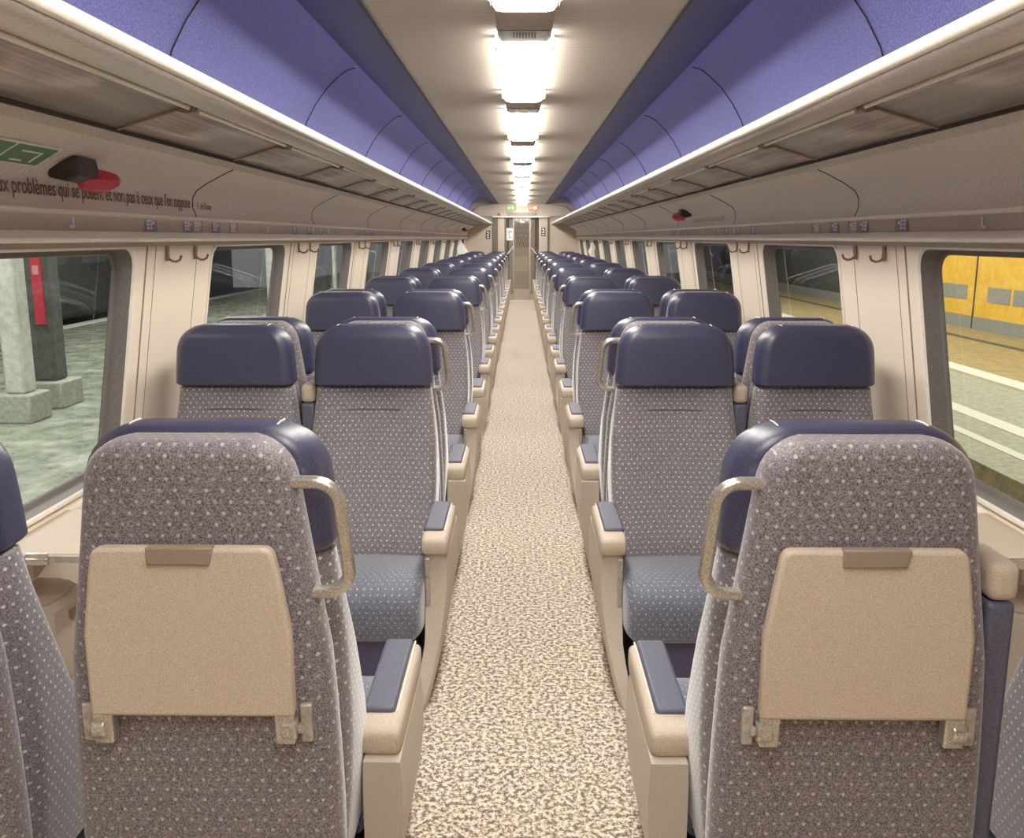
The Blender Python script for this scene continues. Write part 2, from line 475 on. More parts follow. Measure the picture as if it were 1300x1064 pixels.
ORD = ['first', 'second', 'third', 'fourth', 'fifth', 'sixth', 'seventh', 'eighth', 'ninth', 'tenth', 'eleventh']
protos = {}
def seat_at(side, col, k, facing_away):
    """side -1 left / +1 right; col 0 aisle / 1 window; k bay"""
    aisle_local = 0
    if col == 0:
        aisle_local = (-side) if not facing_away else side
    tray = (k == -1)
    mid = not (k == -1 and side == -1)
    key = (aisle_local, facing_away and col == 0, tray, facing_away and col == 0, mid if col == 0 else True)
    if key not in protos:
        r = make_seat(aisle_local, handle_on=key[1], tray=tray, flip=key[3], mid=mid); protos[key] = r
    else:
        r = copy_tree(protos[key])
    r.name = 'train_seat'
    x = side*CX[col]; y = PC+P*k+(-.004 if not facing_away else .004)
    if k == -1:
        y -= .07
        if col == 1: x = -1.135 if side < 0 else 1.18; y -= .03
    r.location = (x, y, 0)
    r.rotation_euler = (0, 0, PI if facing_away else 0)
    sd = 'left' if side < 0 else 'right'; cl = 'aisle' if col == 0 else 'window'
    if k == -1:
        lab = f'nearest {sd} {cl} seat, seen from behind with beige folded tray on its grey dotted shell'
    elif facing_away:
        lab = f'{cl} seat facing away, {sd} side, hidden behind the {ORD[k]} row of camera-facing navy headrests'
    else:
        lab = f'{cl} seat facing camera with navy headrest, {sd} of aisle, {ORD[k]} such row from camera'
    g = 'seats facing away from the camera' if facing_away else 'seats facing the camera'
    tag(r, lab, 'seat', g)
    return r
for k in range(-1, 10):
    for side in (-1, 1):
        for col in (0, 1):
            if k >= 0: seat_at(side, col, k, False)
            if k <= 8: seat_at(side, col, k, True)

# ------------------------------------------------------------------ shell of the coach
YL = Y1-Y0
fl = MB().box(-1.56, 1.56, Y0, Y1+3.2, -.06, 0).build('floor', CARPET); struct(fl)
E = EYE
# ceiling
xc, hc = .565, E+.80
ce = MB().box(-xc, xc, Y0, Y1, hc, hc+.02).build('ceiling', CEIL); struct(ce)
# cove: crease then blue curve down behind the rack
cove = [(.566, .803), (.60, .812), (.72, .85), (.84, .90), (.93, .955), (.97, .965), (1.02, .95), (1.07, .915), (1.14, .85), (1.205, .765), (1.26, .67), (1.30, .56), (1.32, .42), (1.325, .31)]
tn = [0]
def trim(o):
    tn[0] += 1; o.name = 'trim_%d' % tn[0]; return struct(o)
for s in (-1, 1):
    c = MB().sheet([(s*x, E+z) for x, z in cove[4:]], Y0, Y1, 1).build('trim', BLUE, smooth=True)
    trim(c)
    trim(MB().sheet([(s*x, E+z) for x, z in cove[:5]], Y0, Y1, 1).build('trim', SHADEC, smooth=True))  # unlit band next to the ceiling, its shade painted in
    jn = MB()
    for i in range(0, 10):
        y = 3.1+P*i
        pr = [(s*(x-.004*(1 if x > .9 else 0)), y, E+z-.004) for x, z in cove[5:]]
        jn.tube(pr, .003, 5)
    j = jn.build('joint_lines', SEAM, c)
    # dark line along the edge of the centre ceiling
    MB().box(min(s*.556, s*.572), max(s*.556, s*.572), Y0, Y1, hc-.008, hc+.004).build('edge_strip', SEAM, c)
# upper wall panels under the rack
panel = [(1.135, .298), (1.136, .262), (1.17, .247), (1.24, .212), (1.285, .182), (1.302, .155), (1.305, .12), (1.295, .09), (1.29, .075), (1.30, .068)]
for s in (-1, 1):
    w = MB().sheet([(s*x, E+z) for x, z in panel], Y0, Y1, 1).build('trim', WPANEL, smooth=True); trim(w)
    sm = MB()
    for i in range(-1, 9):
        y = 3.31+P*i
        sm.tube([(s*(x-.001), y, E+z-.001) for x, z in panel[1:-1]], .0022, 5)
    sm.build('joint_lines', SEAM, w)
    MB().sheet([(s*1.297, E+.084), (s*1.284, E+.078), (s*1.284, E+.070), (s*1.30, E+.066)], Y0, Y1).build('lower_lip', CREAMT, w)
    # strip with seat numbers
    st = MB().sheet([(s*1.315, E+.072), (s*1.325, E+.016)], Y0, Y1, 1).build('trim', INFO, solid=.004); trim(st)
    # bright rounded rail
    rl = MB().sheet([(s*1.33, E+.022), (s*1.312, E+.018), (s*1.300, E+.008), (s*1.292, E-.004), (s*1.292, E-.010), (s*1.30, E-.014), (s*1.37, E-.014)], Y0, Y1, 1).build('trim', CREAMT, smooth=True); trim(rl)
    r2 = MB().box(min(s*1.335, s*1.40), max(s*1.335, s*1.40), Y0, Y1, E-.03, E-.0145).build('trim', INFO); trim(r2)

# ------------------------------------------------------------------ side walls with windows
HT, HB = E-.018, .66                                     # top / bottom of the window belt
def wx(h): return 1.350+.156*(HT-h)
W0, W1 = 1.745, 2.89                                     # first window, y
wn = 0
for s in (-1, 1):
    side = 'left' if s < 0 else 'right'
    wl = MB()
    outer_lo, outer_hi = HB-.02, HT
    reveal = []
    for k in range(-1, 10):
        ya, yb = W0+P*k, W1+P*k
        oy0, oy1 = ya-(P-(W1-W0))/2, yb+(P-(W1-W0))/2
        if k == 9: oy1 = Y1
        if k == -1: oy0 = Y0
        # inner rounded rectangle (y,h)
        z0, z1 = HB+.02, HT-.017
        r = .07; pts = []
        for (cy, cz, a0) in ((yb-r, z1-r, 0), (ya+r, z1-r, 90), (ya+r, z0+r, 180), (yb-r, z0+r, 270)):
            for q in range(7):
                a = math.radians(a0+15*q); pts.append((cy+r*math.cos(a), cz+r*math.sin(a)))
        n = len(pts)
        outer = []
        corner_pts = [(oy1, outer_hi), (oy0, outer_hi), (oy0, outer_lo), (oy1, outer_lo)]
        for i, (y, h) in enumerate(pts):
            c = i//7; q = i % 7
            oy, oh = corner_pts[c]
            # spread: first half of the corner fan slides on one edge, the second half on the other
            if c == 0: o = (oy1, h) if q < 3 else ((y, outer_hi) if q > 3 else (oy1, outer_hi))
            elif c == 1: o = (y, outer_hi) if q < 3 else ((oy0, h) if q > 3 else (oy0, outer_hi))
            elif c == 2: o = (oy0, h) if q < 3 else ((y, outer_lo) if q > 3 else (oy0, outer_lo))
            else: o = (y, outer_lo) if q < 3 else ((oy1, h) if q > 3 else (oy1, outer_lo))
            outer.append(o)
        vs = [(s*wx(h), y, h) for y, h in pts] + [(s*wx(h), y, h) for y, h in outer]
        fs = [(i, (i+1) % n, (i+1) % n+n, i+n) for i in range(n)]
        wl.add(vs, fs)
        # window unit
        wn += 1
        win = empty('window_%d' % wn, (s*(wx(z0)+.05), (ya+yb)/2, z0)); struct(win)
        L = Vector(win.location)
        def loc(x, y, z): return (x-L.x, y-L.y, z-L.z)
        def ringp(off, grow):
            cyy, czz = (ya+yb)/2, (z0+z1)/2
            return [loc(s*(wx(h)+off), cyy+(y-cyy)*(1+grow/((yb-ya)/2)), czz+(h-czz)*(1+grow/((z1-z0)/2))) for y, h in pts]
        MB().loft([ringp(-.001, .014), ringp(-.008, .012), ringp(-.008, .002), ringp(.0, -.003)], cap=False).build('window_trim', CREAMT, win, smooth=True)
        MB().loft([ringp(.0, -.002), ringp(.030, -.003), ringp(.055, -.006), ringp(.057, -.020), ringp(.066, -.022)], cap=False).build('window_frame', RUBBER, win, smooth=True)
        g = ringp(.061, -.018)
        MB().add(g, [tuple(range(len(g)))]).build('window_pane', GLASS, win)
    # lower wall
    wl.add([(s*wx(outer_lo), Y0, outer_lo), (s*wx(outer_lo), Y1, outer_lo), (s*1.515, Y1, .56), (s*1.515, Y0, .56), (s*1.515, Y1, 0), (s*1.515, Y0, 0)],
           [(0, 1, 2, 3), (3, 2, 4, 5)])
    wo = wl.build('wall_'+side, CREAM); struct(wo)
    # pillar seams
    ps = MB()
    for k in range(-1, 9):
        for dy, rr in ((.10, .004), (.175, .0016), (.57, .0016)):
            y = W1+P*k+dy
            ps.tube([(s*(wx(h)-.0005), y, h) for h in (HT-.01, HB-.02)], rr, 5)
    ps.build('panel_seams', LATCH, wo)
    # outer skin so that no light leaks over the cove
    struct_o = MB().sheet([(s*1.56, -.06), (s*1.56, .62)], Y0, Y1, 1).build('trim', STEEL); trim(struct_o)
    # sill ledge
    sl = MB().box(min(s*1.468, s*1.52), max(s*1.468, s*1.52), Y0, Y1, HB-.045, HB-.018).build('trim', CREAMT, bevel=.006); trim(sl)
    # heater duct along the foot of the wall
    ht = MB().prism([(s*1.514, 0), (s*1.42, 0), (s*1.42, .12), (s*1.44, .14), (s*1.514, .14)], 'y', Y0, Y1).build('baseboard_'+side, PANELB); struct(ht)

# roof skin (outside, closes the coach above the cove)
rf = MB().sheet([(-1.62, .6), (-1.58, 1.1), (-1.50, 1.5), (-1.46, 1.52)], Y0, Y1).add([], []).build('trim', STEEL)
bpy.data.objects.remove(rf)

# walls behind the camera
bk = MB().box(-1.56, 1.56, Y0-.05, Y0, 0, E+.98).build('wall_back', ENDW); struct(bk)

# ------------------------------------------------------------------ coat hooks
first = None
for s in (-1, 1):
    for k in range(-1, 9):
        for j, dy in enumerate((.265, .535)):
            y = W1+P*k+dy
            if y < 1.9: continue
            if first is None or first[0] != s:
                r = empty('coat_hook')
                mb = MB().box(-.004, .004, -.011, .011, -.045, .02); mb.build('plate', HOOKM, r, bevel=.002)
                d = -s
                MB().tube([(d*.003, 0, -.035), (d*.015, 0, -.045), (d*.03, 0, -.047), (d*.045, 0, -.04), (d*.052, 0, -.024)], .005, 8).build('hook', HOOKM, r, smooth=True)
                first = (s, r)
            else: r = copy_tree(first[1])
            r.name = 'coat_hook'
            r.location = (s*(wx(HT-.04)-.007), y, HT-.024)
            sd = 'left' if s < 0 else 'right'
            nf = 'nearer' if j == 0 else 'farther'
            tag(r, f'bronze coat hook, {nf} of two on the {ORD[k+1]} cream window pillar from camera, {sd} side', 'hook', 'coat hooks on the window pillars')

# ------------------------------------------------------------------ luggage racks
for s in (-1, 1):
    sd = 'left' if s < 0 else 'right'
    rk = empty('luggage_rack', (s*.92, (Y0+Y1)/2, E+.33))
    tag(rk, f'long grey luggage rack with cream front lip above the {sd} windows', 'luggage rack', 'overhead luggage racks')
    o = rk.location
    def off(mb):
        mb.v = [(a-o.x, b-o.y, c-o.z) for a, b, c in mb.v]; return mb
    off(MB().prism([(s*.703, E+.322), (s*.695, E+.328), (s*.694, E+.345), (s*.70, E+.352), (s*.72, E+.35), (s*.722, E+.325)], 'y', Y0, Y1)).build('front_lip', CREAMT, rk, bevel=.004)
    off(MB().sheet([(s*.708, E+.321), (s*.76, E+.323), (s*.86, E+.341), (s*.905, E+.354), (s*.93, E+.376)], Y0, Y1)).build('fascia', RACKM, rk, smooth=True, solid=.003)
    off(MB().cyl((s*.918, Y0, E+.349), (s*.918, Y1, E+.349), .006, 8)).build('rail', CREAMT, rk, smooth=True)
    ys = [2.36-.94*4+.94*i for i in range(0, 24)]
    ys = [y for y in ys if y < Y1-.1]
    off(MB().box(min(s*1.126, s*1.142), max(s*1.126, s*1.142), Y0, Y1, E+.288, E+.301)).build('rear_channel', SEAM, rk)
    ends = [Y0]+[y for y in ys if y > Y0+.1]+[Y1]
    for a, b in zip(ends, ends[1:]):
        off(MB().sheet([(s*.925, E+.372), (s*.96, E+.352), (s*1.05, E+.326), (s*1.134, E+.299)], a+.006, b-.006)).build('shelf_panel', SHELF, rk, smooth=True, solid=.006)
    for y in ends[1:-1]:
        m = MB()
        m.prism([(s*.885, E+.36), (s*.905, E+.338), (s*.93, E+.336), (s*.96, E+.343), (s*1.132, E+.291), (s*1.132, E+.303), (s*.96, E+.362), (s*.92, E+.378)], 'y', y-.007, y+.007)
        m.cyl((s*.915, y-.022, E+.346), (s*.915, y+.022, E+.346), .011, 10)
        off(m).build('bracket', LATCH, rk)

# ------------------------------------------------------------------ ceiling lights
for k in range(-2, 10):
    yc = 3.20+P*k
    if yc > Y1-.2: continue
    ya = yc+.225; yb = min(yc+P-.235, Y1-.12)
    if yb-ya < .3: continue
    L = empty('ceiling_light', (0, (ya+yb)/2, hc))
    hl = (yb-ya)/2
    nm = {-2: 'above and behind the camera', -1: 'cut by the top edge of the picture'}.get(k, f'{ORD[k] if k >= 0 else ""} whole one from camera')
    tag(L, f'glowing white ceiling light tube cover, {nm}', 'ceiling light', 'ceiling lights down the aisle')
    def sec(y, w, z):
        return [(-w, y, -.003), (-w, y, z+.02), (-w+.012, y, z+.006), (-w+.035, y, z), (w-.035, y, z), (w-.012, y, z+.006), (w, y, z+.02), (w, y, -.003)]
    MB().loft([sec(-hl, .10, -.035), sec(-hl+.01, .108, -.052), sec(hl-.01, .108, -.052), sec(hl, .10, -.035)]).build('diffuser', LAMP, L)
    for e in (-1, 1):
        for sx in (-1, 1):
            MB().box(sx*.116-.003, sx*.116+.003, e*(hl-.10)-.03, e*(hl-.10)+.03, -.05, 0).build('end_clip', LATCH, L)
for k in range(-1, 10):
    yc = 3.20+P*k
    if yc > Y1: continue
    if k == 9: yc = Y1-.2
    B = empty('ceiling_box', (0, yc, hc))
    hl = .225 if k < 9 else .1
    if k == 9: continue
    kind = 'with a slotted grille' if k % 2 == 0 else 'with a small round dome'
    tag(B, f'brown-grey box {kind} between ceiling lights, {ORD[k+1] if k >= 0 else "first"} from the camera', 'ceiling box', 'boxes between the ceiling lights')
    MB().loft([[(-.104, -hl, 0), (.104, -hl, 0), (.104, hl, 0), (-.104, hl, 0)], [(-.104, -hl, -.03), (.104, -hl, -.03), (.104, hl, -.03), (-.104, hl, -.03)], [(-.10, -hl+.002, -.046), (.10, -hl+.002, -.046), (.09, hl-.01, -.046), (-.09, hl-.01, -.046)]]).build('housing', LATCH, B, bevel=.005)
    MB().box(-.094, .094, -.002+.03, .002+.03, -.0475, -.045).build('joint', SEAM, B)
    if k % 2 == 0:
        g = MB()
        for i in range(8): g.box(-.04+i*.0115-.0022, -.04+i*.0115+.0022, .06, .15, -.0478, -.045)
        g.build('grille', SEAM, B)
    else:
        rings = [[(r*math.cos(a*PI/8), .08+r*math.sin(a*PI/8), z) for a in range(16)] for r, z in ((.03, -.046), (.028, -.054), (.018, -.062), (.004, -.065))]
        MB().loft(rings).build('dome', CREAMT, B, smooth=True)

# ------------------------------------------------------------------ window tables and bins
for s in (-1, 1):
    sd = 'left' if s < 0 else 'right'
    for k in range(-1, 9):
        yc = 2.33+P*(k+1)
        key = ('wt', s)
        if key not in protos:
            T = empty('window_table')
            x0, x1 = sorted((0, -s*.30))
            MB().box(x0, x1, -.19, .19, -.028, 0).build('table_top', BEIGE, T, bevel=.006)
            MB().box(min(-s*.02, -s*.28), max(-s*.02, -s*.28), -.196, -.188, -.022, -.004).build('edge_strip', STEEL, T)
            h = MB(); xx = -s*.13; h.box(xx-.03, xx+.03, -.199, -.19, -.03, .004); h.cyl((xx-.03, -.197, -.013), (xx+.03, -.197, -.013), .005, 8)
            h.build('hinge', METAL, T, bevel=.002)
            MB().prism([(-s*.0, -.03), (-s*.10, -.03), (-s*.0, -.15)], 'y', -.01, .01).build('bracket', PANELB, T)
            protos[key] = T
        else: T = copy_tree(protos[key])
        T.name = 'window_table'; T.location = (s*1.466, yc, .655)
        tag(T, f'small beige table under the {ORD[k+1]} {sd} window from the camera, between facing seats', 'table', 'small tables under the windows')
        key = ('bin', s)
        if key not in protos:
            Bn = empty('waste_bin')
            def bs(z, w, d): return [(a*s*-1, b, z) for a, b in [(0, -w), (d*.6, -w), (d*.9, -w*.7), (d, 0), (d*.9, w*.7), (d*.6, w), (0, w)]]
            MB().loft([bs(0, .10, .13), bs(.05, .12, .16), bs(.26, .12, .17), bs(.28, .11, .15)]).build('bin_body', PANELB, Bn, smooth=True)
            MB().loft([bs(.282, .105, .14), bs(.29, .10, .12)]).build('lid', BEIGE, Bn, smooth=True)
            MB().box(min(-s*.165, -s*.176), max(-s*.165, -s*.176), -.03, .03, .22, .245).build('latch', LATCH, Bn)
            protos[key] = Bn
        else: Bn = copy_tree(protos[key])
        Bn.name = 'waste_bin'; Bn.location = (s*1.513, yc-.02, .18)
        tag(Bn, f'rounded grey-beige waste bin on the wall below the {ORD[k+1]} {sd} window table', 'bin', 'waste bins under the window tables')

# ------------------------------------------------------------------ writing on the left upper panel
tz = E+.108
M = frame_matrix((-1.2962, 3.27, tz+.006), (0, 1, 0), (0.0, 0, 1))
sg = text("à répondre aux problèmes qui se posent et non pas à ceux que l'on suppose", .060, TEXTM, None, 'wall_lettering', M, align='RIGHT', sx=.78, bold=.0006)
tag(sg, 'dark French sentence ending in suppose, printed on left upper panel', 'lettering')
M = frame_matrix((-1.2962, 3.34, tz+.006), (0, 1, 0), (0.0, 0, 1))
sg = text("T. de Rosnay", .036, TEXTM, None, 'wall_lettering', M, sx=.8)
tag(sg, 'small dark printed words just past the panel joint, left upper panel', 'lettering')
M = frame_matrix((1.2962, 6.45, tz+.006), (0, -1, 0), (0.0, 0, 1))
sg = text("ux problèmes qui se posent et non pas à ceux que l'on", .046, PANELB, None, 'wall_lettering', M)
tag(sg, 'faint small sentence on the right upper panel beside red hammer', 'lettering')

# green evacuation sign with four pictogram cells on the sloping panel
def slope_pt(y, t, lift=.0015, s=-1):
    x = 1.17+(1.285-1.17)*t; z = .247+(.182-.247)*t
    nx, nz = -.492, -.870
    return Vector((s*(x+nx*lift), y, E+z+nz*lift))
S = empty('evacuation_sign', slope_pt(1.95, .5)); tag(S, 'green and white four-picture emergency notice on upper left wall panel', 'sign')
def quad(y0, y1, t0, t1, lift, mat, name, parent):
    p = [slope_pt(y0, t0, lift), slope_pt(y1, t0, lift), slope_pt(y1, t1, lift), slope_pt(y0, t1, lift)]
    mb = MB().add([v-S.location for v in p], [(0, 1, 2, 3)]); return mb
quad(1.48, 2.215, .30, .98, .001, WHITEP, '', S).build('backing', WHITEP, S)
for i in range(4):
    a = 1.49+i*.181
    quad(a, a+.172, .35, .93, .002, GREENS, '', S).build('green_cell', GREENS, S)
    pic = MB()
    def add_q(y0, y1, t0, t1):
        q = quad(y0, y1, t0, t1, .003, WHITEP, '', S); pic.add(q.v, q.f)
    if i == 0: add_q(a+.03, a+.14, .45, .50); add_q(a+.03, a+.04, .5, .85); add_q(a+.08, a+.10, .6, .85)
    if i == 1: add_q(a+.03, a+.14, .45, .52); add_q(a+.13, a+.14, .5, .85); add_q(a+.03, a+.06, .7, .85); add_q(a+.07, a+.10, .6, .75); add_q(a+.03, a+.13, .84, .88)
    if i == 2: add_q(a+.07, a+.10, .45, .60); add_q(a+.06, a+.12, .6, .66); add_q(a+.08, a+.09, .6, .85)
    if i == 3: add_q(a+.04, a+.13, .50, .55); add_q(a+.12, a+.13, .5, .85); add_q(a+.04, a+.09, .80, .85)
    pic.build('pictogram', WHITEP, S)

# emergency hammers
def hammer(s, y, label):
    H = empty('emergency_hammer', (s*1.262, y, E+.19)); tag(H, label, 'hammer')
    d = -s
    MB().prism([(s*-.06, -.022), (s*-.02, -.04), (s*.03, -.028), (s*.03, .0), (s*-.05, .03)], 'y', -.085, .03).build('holder', BLACKP, H, bevel=.006)
    m = MB()
    pts = [(d*.0, -.0, -.026), (d*.01, .01, -.03), (d*.035, .035, -.028), (d*.06, .06, -.03), (d*.078, .08, -.026), (d*.084, .088, -.024)]
    m.tube(pts, [.014, .028, .034, .032, .02, .006], 7)
    m.build('red_head', REDP, H)
    MB().tube([(d*-.005, -.0, -.04), (d*.035, .02, -.036)], .010, 8).build('tip', METAL, H)
hammer(-1, 2.37, 'red emergency hammer in black holder beside green notice on left panel')
hammer(1, 6.55, 'dark red emergency hammer in holder on the right upper panel')
hammer(-1, 18.0, 'tiny dark emergency hammer at far end of the left upper panel')

# seat number signs on the strip (lilac marks and ticks)
DIG = ['31', '33', '35', '37']
for s in (-1, 1):
    sd = 'left' if s < 0 else 'right'
    for k in range(0, 7):
        for j, dy in enumerate((-.84, -.33, .0, .10, .30, .52)):
            y = PC+P*k+dy+.05
            if j in (0,):
                proto = 'logo'
            else: proto = 'num'
            R_ = empty('seat_sign', (s*1.3165, y, E+.044))
            nm = {0: 'pale arrow mark', 1: 'first block of small lilac marks', 2: 'second block of small lilac marks', 3: 'third block of small lilac marks', 4: 'fourth block of small lilac marks', 5: 'last block of small lilac marks'}[j]
            tag(R_, f'{nm} on the strip above {sd} windows, {ORD[k]} bay from camera', 'sign', 'seat number marks above the windows')
            m = MB(); w = -s*.0
            x0, x1 = sorted((-s*.0005, -s*.002))
            if proto == 'logo':
                m.box(x0, x1, -.004, .004, -.016, .014); m.box(x0, x1, -.022, .004, -.016, -.008)
                m.build('mark', LILAC, R_)
            else:
                MB().box(x0, x1, -.045, .035, -.024, .024).build('plate', LILACB if j in (1, 2, 4) else INFO, R_)
                x0, x1 = sorted((-s*.0021, -s*.003))
                for (a, b) in ((-.030, .010), (-.030, -.002), (-.030, -.014), (-.006, .010), (-.006, -.002), (-.006, -.014), (.014, .004)):
                    m.box(x0, x1, a, a+.014, b, b+.008)
                m.build('mark', LILAC, R_)
                MB().box(x0, x1, .040, .048, -.022, .022).build('divider', LATCH, R_)

# ------------------------------------------------------------------ end wall
wy = Y1
zz = .985*wy
def ex(px): return (px-662)*.01872-.01     # metres on the end wall for a pixel column (constant scale)
ew = MB()
DX0, DX1 = -.62, .42
dl, dr = -.39, .41
top = E+.50
# side pieces with opening, bulkhead on top
ewo = MB()
ewo.box(-1.56, -.70, wy, wy+.05, 0, E+.98)
ewo.box(.655, 1.56, wy, wy+.05, 0, E+.98)
ewo.box(-.70, .655, wy, wy+.05, E+.515, E+.98)
struct(ewo.build('wall_end', ENDW))
bh = MB().prism([(-1.22, E+.50), (1.22, E+.50), (1.20, E+.60), (1.05, E+.74), (.60, E+.80), (-.60, E+.80), (-1.05, E+.74), (-1.20, E+.60)], 'y', wy-.06, wy+.001).build('trim', ENDW, bevel=.01); trim(bh)
hd = MB().box(-.70, .655, wy-.09, wy-.02, E+.48, E+.51).build('trim', CREAMT); trim(hd)
for x0, x1, m_ in ((-.70, -.575, ENDD), (-.575, -.42, ENDW), (-.42, -.375, ENDD), (.41, .61, ENDW), (.61, .655, ENDD)):
    trim(MB().box(x0, x1, wy-.03, wy+.05, 0, E+.48).build('trim', m_, bevel=.004))
trim(MB().box(-.72, .66, wy-.13, wy-.02, .0, .02).build('trim', CREAMT))
# display above the door and the two lit signs
o = empty('passenger_display', (0, wy-.07, E+.56)); tag(o, 'blank dark grey display panel above the end door', 'display')
MB().box(-.37, .37, -.012, .006, -.055, .055).build('housing', STEEL, o, bevel=.004)
MB().box(-.35, .35, -.014, -.011, -.042, .042).build('screen', LATCH, o)
GL = emit_mat('green_glow', srgb(170, 210, 120), 1.0); OL = emit_mat('orange_glow', srgb(235, 150, 90), 1.1); WL = emit_mat('white_glow', (1, 1, .9, 1), 1.4)
o = empty('lit_sign', (-.255, wy-.075, E+.70)); tag(o, 'small lit green sign with white marks above the far door', 'sign')
MB().box(-.11, .11, -.01, .01, -.065, .065).build('panel', GL, o)
g = MB(); g.box(-.06, -.02, -.014, -.011, -.008, .008); g.prism([(-.09, 0), (-.055, .03), (-.055, -.03)], 'y', -.014, -.011); g.box(.02, .05, -.014, -.011, -.04, .04); g.box(.0, .07, -.014, -.011, .0, .012)
g.build('pictogram', WL, o)
o = empty('lit_sign', (.265, wy-.075, E+.70)); tag(o, 'small lit orange sign with white marks above the far door', 'sign')
MB().box(-.11, .11, -.01, .01, -.065, .065).build('panel', OL, o)
g = MB(); g.box(-.085, -.03, -.014, -.011, -.006, .006); g.box(-.064, -.052, -.014, -.011, -.028, .028); g.box(.0, .03, -.014, -.011, -.04, .03); g.box(.05, .085, -.014, -.011, -.03, .04)
g.build('pictogram', WL, o)
o = empty('alarm_handle', (-.545, wy-.075, E+.555)); tag(o, 'small red and black emergency brake handle on the end bulkhead', 'handle')
MB().box(-.04, .04, -.01, .012, -.03, .0).build('red_bar', REDP, o, bevel=.004); MB().box(-.02, .01, -.01, .012, .002, .03).build('mount', BLACKP, o)
# "2" class signs
for x, z, l in ((-.815, .075, 'left'), (.515, .14, 'right')):
    o = empty('class_sign', (x, wy-.0345 if l == 'right' else wy-.006, E+z)); tag(o, f'narrow dark plate with a white number 2, {l} of the end doorway', 'sign')
    MB().box(-.05, .05, -.006, .005, -.10, .10).build('plate', BLACKP, o)
    M = frame_matrix((-.036, -.0075, -.02), (1, 0, 0), (0, 0, 1))
    text('2', .135, WHITEP, o, 'numeral', M, bold=.003)
    MB().box(-.025, .025, -.009, -.0065, -.075, -.05).build('mark', WHITEP, o)
# sliding glass door
D = empty('door_1', (.0, wy+.02, 0)); struct(D)
MB().box(-.375, -.21, -.01, .01, 0, E+.48).build('fixed_pane', DGLASS, D)
fr = MB()
fr.box(-.215, -.185, -.02, .02, 0, E+.47); fr.box(.175, .215, -.02, .02, 0, E+.47); fr.box(-.185, .175, -.02, .02, E+.40, E+.47); fr.box(-.185, .175, -.02, .02, 0, .03)
fr.build('door_frame', STEEL, D)
MB().box(-.185, .175, -.016, .016, .03, .28).build('kick_plate', METAL, D)
MB().box(-.183, .173, -.006, .006, .285, E+.398).build('glass', DGLASS, D)
MB().box(.217, .405, -.01, .01, 0, E+.48).build('side_pane', DGLASS, D)
MB().cyl((.15, -.045, .75), (.15, -.045, 1.05), .01, 8).build('door_handle', CHROME, D)
rails = MB(); rails.tube([(-.37, -.03, 1.10), (-.19, -.03, 1.33)], .010, 8); rails.tube([(.36, -.03, 1.12), (.225, -.03, 1.28)], .010, 8)  # two pale bars slanting across the panes beside the leaf
rails.build('slanted_bars', CREAMT, D)
M = frame_matrix((-.10, -.024, E+.415), (1, 0, 0), (0, 0, 1))
g = MB()
for a in (-.15, -.11, -.05, -.02, .04, .09, .12): g.box(a, a+.022, -.024, -.021, E+.415, E+.455)
g.build('door_marks', WHITEP, D)
o = empty('door_notice', (-.285, wy-.002, E+.08)); tag(o, 'white notice with dark strokes stuck on the glass left of far door', 'notice')
MB().box(-.085, .075, -.006, .0, -.14, .15).build('sheet', WHITEP, o)
g = MB(); g.box(-.06, .05, -.009, -.0065, .07, .082); g.tube([(-.06, -.008, .03), (0, -.008, .05), (.05, -.008, .06)], .006, 6); g.tube([(-.01, -.008, .03), (-.03, -.008, -.03), (0, -.008, -.08), (.04, -.008, -.06)], .006, 6)
g.box(-.06, -.02, -.009, -.0065, -.10, -.09)
g.build('drawing', BLACKP, o)
# vestibule beyond
struct(MB().box(-1.0, -.70, wy+.05, wy+2.9, 0, 2.4).build('wall_vestibule_left', ENDW))
struct(MB().box(.655, 1.0, wy+.05, wy+2.9, 0, 2.4).build('wall_vestibule_right', ENDD))
struct(MB().box(-1.0, 1.0, wy+.05, wy+2.9, 2.25, 2.32).build('ceiling_vestibule', ENDW))
struct(MB().box(-1.0, 1.0, wy+2.9, wy+2.95, 0, 2.32).build('wall_vestibule_end', ENDD))
D2 = empty('door_2', (0, wy+2.88, 0)); struct(D2)
MB().box(-.35, .35, -.02, .018, .02, 2.0).build('leaf', STEEL, D2)
MB().box(-.2, .2, -.03, -.021, .6, 1.0).build('lower_panel', ENDW, D2)
mesh_ = MB()
for i in range(9): mesh_.tube([(-.22+i*.05, -.03, 1.25), (-.22+i*.05+.12, -.03, 1.9)], .006, 5); mesh_.tube([(-.1+i*.05, -.033, 1.25), (-.22+i*.05, -.033, 1.9)], .006, 5)
mesh_.build('grille', BLACKP, D2)
o = empty('vestibule_light', (.14, wy+1.6, 2.248)); tag(o, 'small bright round lamp in the vestibule behind the glass door', 'ceiling light')
MB().loft([[(r*math.cos(a*PI/8), r*math.sin(a*PI/8), z) for a in range(16)] for r, z in ((.09, 0), (.085, -.03), (.05, -.05))]).build('lamp_cover', LAMPW, o)

# pale cloths by the far windows
def cloth(loc, label, pts, m):
    o = MB().add(pts, [(0, 1, 2), (0, 2, 3), (0, 3, 4)]).build('hanging_cloth', m, None, solid=.01); o.location = loc
    tag(o, label, 'cloth'); return o
cloth((-1.28, 17.4, 1.17), 'pale white crumpled cloth above the far left window seats', [(0, 0, .30), (-.07, .02, .12), (-.02, -.03, 0), (.10, -.02, .02), (.16, .01, .06)], WHITEP)
cloth((1.30, 15.2, 1.15), 'cream cloth hanging crookedly at a far right window', [(-.02, 0, .29), (-.10, .02, .12), (-.05, -.02, 0), (.0, .0, .05), (.03, .01, .2)], CREAMT)

